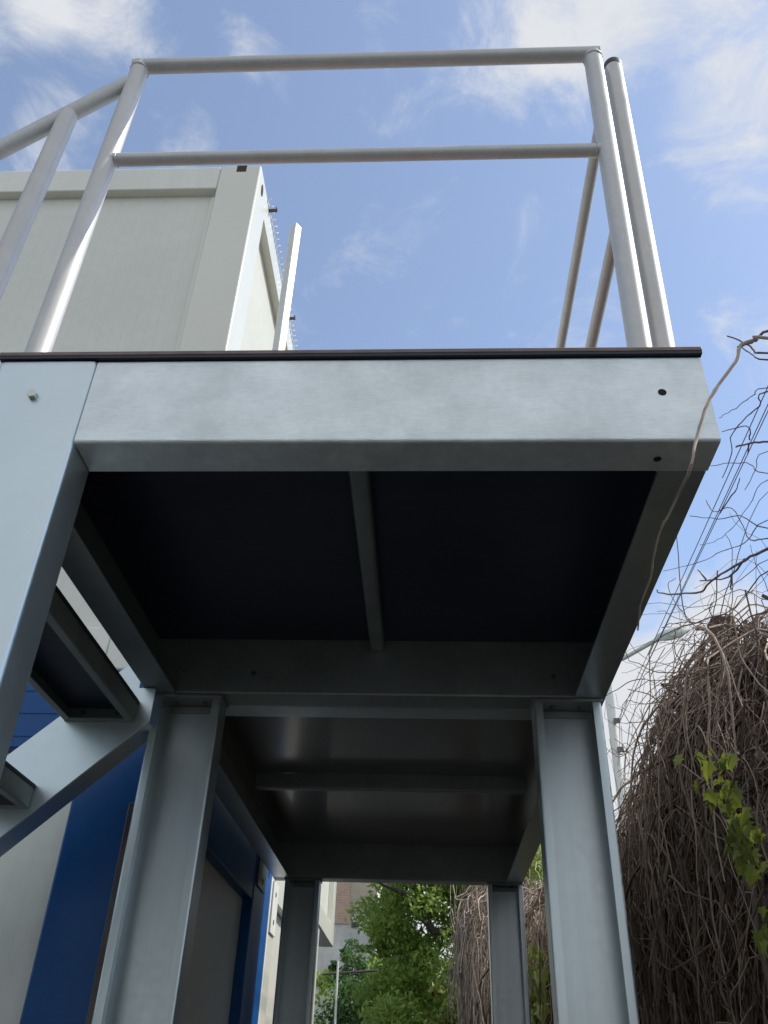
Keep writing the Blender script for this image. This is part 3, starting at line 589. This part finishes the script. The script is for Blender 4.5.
HANG = [(0.611, 1.095, 1.142), (0.59, 1.095, 1.137), (0.56, 1.095, 1.125), (0.541, 1.095, 1.083), (0.5, 1.095, 1.026), (0.468, 1.095, 0.971), (0.444, 1.095, 0.91), (0.421, 1.095, 0.844), (0.452, 1.24, 0.91), (0.446, 1.288, 0.9), (0.432, 1.331, 0.88), (0.431, 1.397, 0.86), (0.436, 1.455, 0.85), (0.429, 1.521, 0.83), (0.44, 1.611, 0.82)]
TW = [
 (0.0075, [(0.817, 1.361, 1.461), (0.811, 1.444, 1.532), (0.805, 1.524, 1.576), (0.801, 1.585, 1.621)]),
 (0.005, [(0.809, 1.471, 1.484), (0.806, 1.516, 1.533), (0.805, 1.536, 1.577), (0.799, 1.62, 1.698)]),
 (0.004, [(0.853, 1.56, 1.549), (0.849, 1.619, 1.629), (0.846, 1.658, 1.695)]),
 (0.006, [(0.853, 1.561, 1.321), (0.846, 1.662, 1.37), (0.84, 1.734, 1.424), (0.835, 1.815, 1.477)]),
 (0.0035, [(0.839, 1.748, 1.435), (0.838, 1.767, 1.413)]),
 (0.003, [(0.84, 1.744, 1.442), (0.841, 1.729, 1.457), (0.84, 1.744, 1.49), (0.831, 1.867, 1.574)]),
 (0.0022, [(0.806, 1.513, 1.41), (0.802, 1.572, 1.445), (0.798, 1.628, 1.47), (0.792, 1.716, 1.511), (0.788, 1.768, 1.539)]),
 (0.003, [(0.806, 1.518, 1.402), (0.802, 1.566, 1.401), (0.796, 1.661, 1.436), (0.79, 1.734, 1.441), (0.789, 1.751, 1.397), (0.784, 1.83, 1.383)]),
 (0.0025, [(0.843, 1.702, 1.299), (0.838, 1.77, 1.383), (0.833, 1.842, 1.443), (0.823, 1.982, 1.542)]),
 (0.002, [(0.801, 1.588, 1.277), (0.796, 1.659, 1.278), (0.79, 1.733, 1.272)]),
 (0.0075, [(0.931, 1.865, 1.21), (0.923, 1.98, 1.255), (0.913, 2.116, 1.304), (0.903, 2.252, 1.344), (0.896, 2.35, 1.37), (0.89, 2.438, 1.38)]),
 (0.005, [(0.89, 2.438, 1.38), (0.878, 2.613, 1.471), (0.865, 2.791, 1.574), (0.863, 2.815, 1.601)]),
 (0.0045, [(0.913, 2.116, 1.304), (0.904, 2.24, 1.32), (0.89, 2.435, 1.42)]),
 (0.0045, [(0.894, 2.389, 1.4), (0.89, 2.433, 1.46)]),
 (0.005, [(0.906, 2.219, 1.314), (0.904, 2.24, 1.276)]),
 (0.003, [(0.881, 1.86, 1.243), (0.873, 1.984, 1.366), (0.863, 2.113, 1.444), (0.85, 2.294, 1.58)]),
 (0.003, [(0.88, 1.873, 1.221), (0.875, 1.955, 1.264), (0.873, 1.979, 1.309), (0.87, 2.016, 1.416), (0.862, 2.128, 1.48), (0.86, 2.161, 1.548)]),
 (0.003, [(0.865, 2.093, 1.452), (0.873, 1.978, 1.445), (0.876, 1.932, 1.46)]),
 (0.0025, [(0.882, 1.85, 1.261), (0.872, 1.994, 1.283), (0.862, 2.135, 1.346), (0.85, 2.293, 1.405), (0.829, 2.597, 1.553)]),
 (0.002, [(0.922, 1.994, 1.229), (0.909, 2.172, 1.27), (0.888, 2.465, 1.365), (0.874, 2.659, 1.425), (0.849, 3.015, 1.601)]),
 (0.0022, [(0.918, 2.047, 1.135), (0.908, 2.186, 1.245), (0.887, 2.476, 1.345), (0.864, 2.808, 1.542), (0.85, 2.997, 1.636)]),
 (0.0035, [(0.964, 2.102, 1.262), (0.951, 2.292, 1.27), (0.943, 2.398, 1.286), (0.934, 2.522, 1.323)]),
 (0.003, [(0.942, 2.408, 1.445), (0.94, 2.44, 1.389), (0.935, 2.507, 1.333), (0.924, 2.661, 1.281)]),
 (0.0025, [(0.922, 2.694, 1.412), (0.915, 2.796, 1.535), (0.912, 2.83, 1.631), (0.918, 2.744, 1.612)]),
 (0.0045, [(1.003, 2.257, 1.211), (0.992, 2.406, 1.263), (0.977, 2.623, 1.264), (0.962, 2.83, 1.247)]),
 (0.005, [(0.997, 2.343, 1.06), (0.99, 2.434, 1.042), (0.985, 2.515, 1.037), (0.976, 2.635, 1.079), (0.967, 2.761, 1.151), (0.961, 2.85, 1.21)]),
 (0.004, [(0.996, 2.36, 1.344), (0.996, 2.354, 1.185), (0.993, 2.403, 1.126), (0.985, 2.511, 1.075)]),
 (0.002, [(0.929, 1.887, 1.419), (0.922, 1.994, 1.428), (0.913, 2.123, 1.43), (0.904, 2.249, 1.458), (0.894, 2.379, 1.523)]),
]
EDGE = [(0.817, 1.361, 1.461), (0.809, 1.471, 1.484), (0.853, 1.56, 1.549), (0.853, 1.561, 1.321), (0.806, 1.513, 1.41), (0.806, 1.518, 1.402), (0.843, 1.702, 1.299), (0.801, 1.588, 1.277), (0.931, 1.865, 1.21), (0.881, 1.86, 1.243), (0.88, 1.873, 1.221), (0.882, 1.85, 1.261), (0.922, 1.994, 1.229), (0.918, 2.047, 1.135), (0.964, 2.102, 1.262), (1.003, 2.257, 1.211), (0.997, 2.343, 1.06), (0.929, 1.887, 1.419)]
M['twig_pale'] = mat('pale dry vine', (.42, .34, .28), .8, noise=(30, .25))
def smooth_path(P, k=5, jit=0):
    P = [Vector(p) for p in P]; Q = [P[0]+(P[0]-P[1])]+P+[P[-1]+(P[-1]-P[-2])]; o_ = []
    for i in range(1, len(Q)-2):
        for j in range(k):
            t = j/k; a, b_, c, d = Q[i-1:i+3]
            o_.append(.5*((2*b_)+(c-a)*t+(2*a-5*b_+4*c-d)*t*t+(3*b_-a-3*c+d)*t**3)+Vector((random.gauss(0, jit), random.gauss(0, jit), random.gauss(0, jit))))
    o_.append(P[-1]); return o_
HANG = [(1.27, 1.42, .72), (1.16, 1.36, 1.02), (.92, 1.18, 1.17)]+HANG
sp_ = smooth_path(HANG, 5, .0005)
b = MB(); b.tube(sp_, [.0036*(1-.55*i/len(sp_))*(1.25 if i % 9 == 0 else 1) for i in range(len(sp_))], 8)
tag(b.build('hanging_vine', 'twig_pale'), 'single long bare vine dangling in front of the right corner of the landing', 'vine')
TWLAB = 'knobbly bare branches reaching left above the fence towards the landing corner'
t = thing('bare_branches', TWLAB, 'branches', TW[0][1][0])
for r_, L_ in TW:
    if L_[0] in EDGE:
        a_ = L_[0]; L_ = [(float(FX(a_[1]))+.06, a_[1]+.05, float(crest(a_[1]))-.35), (float(FX(a_[1]))+.02, a_[1]+.03, max(float(crest(a_[1]))+.02, a_[2]-.12)), (a_[0]*.45+float(FX(a_[1]))*.55, a_[1]+.01, a_[2]+.01)]+list(L_)
    sp_ = smooth_path(L_, 4, .0012); b = MB()
    b.tube(sp_, [r_*.62*(1.1-.5*i/len(sp_))*random.uniform(.88, 1.15) for i in range(len(sp_))], 7); b.build('branch', 'twig', t)


# pointed green leaves
M['ivy'] = mat('fresh green leaf', (.085, .12, .016), .4, tint=1, two=(.25, .29, .04), transl=.45)
def ivy_leaf(c, d, n, s):
    """three lobed pointed leaf, tip towards d, facing n"""
    d = Vector(d).normalized(); n = Vector(n); n = (n-d*n.dot(d)).normalized(); w = d.cross(n)
    wd = random.uniform(.65, 1.05); cu = random.uniform(.1, .7)
    ol = [(0, 0), (.18, -.10), (.46, -.12), (.36, .12), (.62, .30), (.34, .42), (.30, .62), (.12, .80), (0, 1.12), (-.12, .80), (-.30, .62), (-.34, .42), (-.62, .30), (-.36, .12), (-.46, -.12), (-.18, -.10)]
    vs = [Vector(c)+(w*x*wd+d*yy-n*(abs(x)*cu+.35*cu*yy*yy)+w*.06*math.sin(5*yy+cu*9))*s for x, yy in ol]; ctr = Vector(c)+d*.38*s-n*.02*s
    return vs+[ctr], [(i, (i+1) % 16, 16) for i in range(16)]
def leafy(name, lab, centres, stem, size, n, sp):
    t = thing(name, lab, 'climbing plant', stem[0]); b = MB(); b.tube(stem, .003, 6); b.build('stem', 'twig', t)
    b = MB(); tn = []
    for k in range(n):
        c = Vector(random.choice(centres)) + Vector((random.gauss(0, sp), random.gauss(0, sp), random.gauss(0, sp)))
        d = Vector((random.gauss(-.1, .35), random.gauss(-.1, .35), -1)); nn = Vector((-1+random.gauss(0, .5), -.8+random.gauss(0, .5), .35))
        v, f = ivy_leaf(c, d, nn, size*random.uniform(.45, 1.25)); b.add(v, f); tn += [random.random()]*len(f)
    o = b.build('leaves', 'ivy', t, smooth=False); a = o.data.attributes.new('tint', 'FLOAT', 'FACE')
    if len(tn) == len(o.data.polygons): a.data.foreach_set('value', tn)
leafy('leafy_vine', 'cluster of fresh pointed green leaves hanging against the dead creeper, right side', [(0.703, 2.263, 0.771), (0.71, 2.159, 0.749), (0.717, 2.063, 0.704), (0.714, 2.109, 0.669), (0.72, 2.018, 0.665), (0.708, 2.194, 0.683), (0.709, 2.168, 0.638), (0.715, 2.096, 0.606), (0.717, 2.057, 0.56), (0.711, 2.148, 0.549), (0.72, 2.018, 0.521), (0.716, 2.077, 0.492), (0.718, 2.042, 0.458), (0.717, 2.063, 0.631)], [(0.756, 1.94, 0.805), (0.749, 2.034, 0.692), (0.741, 2.147, 0.63), (0.74, 2.164, 0.517), (0.742, 2.135, 0.422)], .038, 62, .013)
leafy('leafy_vine', 'few green leaves at the right edge below the main leaf cluster', [(0.719, 2.038, 0.353), (0.721, 2.009, 0.328), (0.722, 1.998, 0.366), (0.718, 2.042, 0.308)], [(0.754, 1.967, 0.451), (0.748, 2.043, 0.384), (0.742, 2.13, 0.307)], .036, 9, .012)
leafy('leafy_vine', 'bright green leaves low on the fence, seen in the slot right of the rear column', [(0.623, 5.34, 0.664), (0.625, 5.31, 0.587), (0.615, 5.448, 0.552), (0.622, 5.358, 0.472), (0.614, 5.466, 0.432), (0.633, 5.198, 0.505)], [(0.562, 4.651, 0.712), (0.557, 4.72, 0.544), (0.552, 4.796, 0.359)], .085, 60, .07)

# ------------------------------------------------------------------ trees
M['leaf_mid'] = mat('mid green foliage', (.16, .26, .045), .5, tint=1, two=(.40, .52, .12), transl=.62)
M['leaf_dark'] = mat('dark green foliage', (.06, .13, .04), .55, tint=1, two=(.13, .23, .07), transl=.5)
M['leaf_yellow'] = mat('yellow green foliage', (.13, .17, .03), .55, tint=1, two=(.22, .26, .05), transl=.4)
M['bark'] = mat('dark bark', (.055, .045, .040), .9, noise=(8, .3))
def leaves(parent, name, matn, clumps, per, size, flat=.7):
    C_ = np.array([c[:3] for c in clumps]); R = np.array([c[3] for c in clumps]); n = len(C_)*per
    cl = np.repeat(np.arange(len(C_)), per); d = rn(n, 3); d /= np.linalg.norm(d, axis=1, keepdims=True)
    c = C_[cl]+d*(R[cl]*ru(0, 1, n)**.45)[:, None]*np.array([1, 1, flat])
    a = rn(n, 3); a /= np.linalg.norm(a, axis=1, keepdims=True); b_ = np.cross(a, rn(n, 3)); b_ /= np.linalg.norm(b_, axis=1, keepdims=True)
    s = ru(size*.6, size*1.3, n)[:, None]
    V = np.stack([c-a*s, c+b_*s*.45, c+a*s, c-b_*s*.45], 1).reshape(-1, 3)
    tn = np.clip(.5*ru(0, 1, len(C_))[cl]+.5*ru(0, 1, n), 0, 1)
    return fast_mesh(name, V, np.arange(4*n).reshape(n, 4), matn, parent, tn)
def tree(label, base, trunk, limbs, box, nclump, per, size, matn, rcl=(.2, .45), cat='tree', name='leafy_tree', group=None):
    t = thing(name, label, cat, base, group); b = MB(); b.tube(trunk[0], trunk[1], 10)
    for l_, r_ in limbs: b.tube(l_, r_, 8)
    b.build('trunk', 'bark', t)
    cx, cy, cz, rx, ry, rz = box; cl = []
    while len(cl) < nclump:
        p = np.array([random.uniform(-1, 1) for _ in range(3)]); q_ = np.linalg.norm(p)
        if q_ > 1 or q_ < .25: continue
        cl.append((cx+p[0]*rx, cy+p[1]*ry, cz+p[2]*rz, random.uniform(*rcl)))
    leaves(t, 'crown', matn, cl, per, size); return t
tree('large leafy green tree filling the gap between the rear walkway columns', (1.5, 15, GZ),
     ([(1.5, 15, GZ), (1.3, 15, 1), (.9, 15, 3.2), (.5, 15, 5)], [.2, .16, .12, .05]),
     [([(1.2, 15, 1.6), (.6, 14.8, 2.2), (.1, 14.4, 2.15), (-.35, 14, 2.6), (-.9, 13.6, 2.75)], [.09, .07, .055, .04, .015]), ([(.1, 14.4, 2.15), (-.25, 14.2, 2.9), (-.6, 14.1, 3.5)], [.045, .03, .012])],
     (.66, 15.2, 2.1, 1.72, 1.5, 3.4), 380, 230, .050, 'leaf_mid')
tree('dark conifer tip showing in front of the plastered building wall', (-1.55, 20, GZ),
     ([(-1.55, 20, GZ), (-1.55, 20, 2.45)], [.12, .01]), [], (-1.55, 20, 2.1, .42, .4, .75), 34, 80, .05, 'leaf_dark', (.1, .2), name='conifer_tree')
tree('dark green rounded shrub low beside the white container corner', (-1.0, 17, GZ),
     ([(-1.0, 17, GZ), (-1.0, 17, .4)], [.06, .02]), [], (-1.0, 17, .35, 1.0, .8, 1.45), 110, 170, .045, 'leaf_dark', (.2, .4), cat='shrub', name='round_shrub')
tree('yellow green shrub at the foot of the creeper fence end', (.38, 13.2, GZ),
     ([(.38, 13.2, GZ), (.36, 13.2, 1.0)], [.04, .015]), [], (.36, 13.0, .3, .34, .3, 1.5), 60, 90, .055, 'leaf_yellow', (.12, .25), cat='shrub', name='tall_shrub')
tree('mid green tree far behind the big tree, lower crown', (-.6, 26, GZ),
     ([(-.6, 26, GZ), (-.6, 26, 1.5)], [.14, .05]), [], (-.5, 26, 1.2, 3.0, 1.6, 2.3), 110, 200, .08, 'leaf_mid', (.35, .7))
tree('bushy tree rising beyond the fence, right of the rear column', (3.4, 27, GZ),
     ([(3.4, 27, GZ), (3.4, 27, 3)], [.14, .05]), [], (3.4, 27, 2.6, 1.6, 1.2, 4.0), 100, 200, .085, 'leaf_mid', (.25, .5))
# pole with a cross bar in front of the shrub
t = thing('line_pole', 'thin pale pole with a dark cross bar, in front of the far shrub', 'pole', (-1.10, 12, GZ))
b = MB(); b.tube([(-1.10, 12, GZ), (-1.115, 12, 1.42)], .013, 10); b.build('pole', 'white', t)
b = MB(); b.tube([(-1.30, 12.03, 1.27), (-.62, 12.03, 1.33)], .013, 8); b.build('cross_bar', 'twig', t)
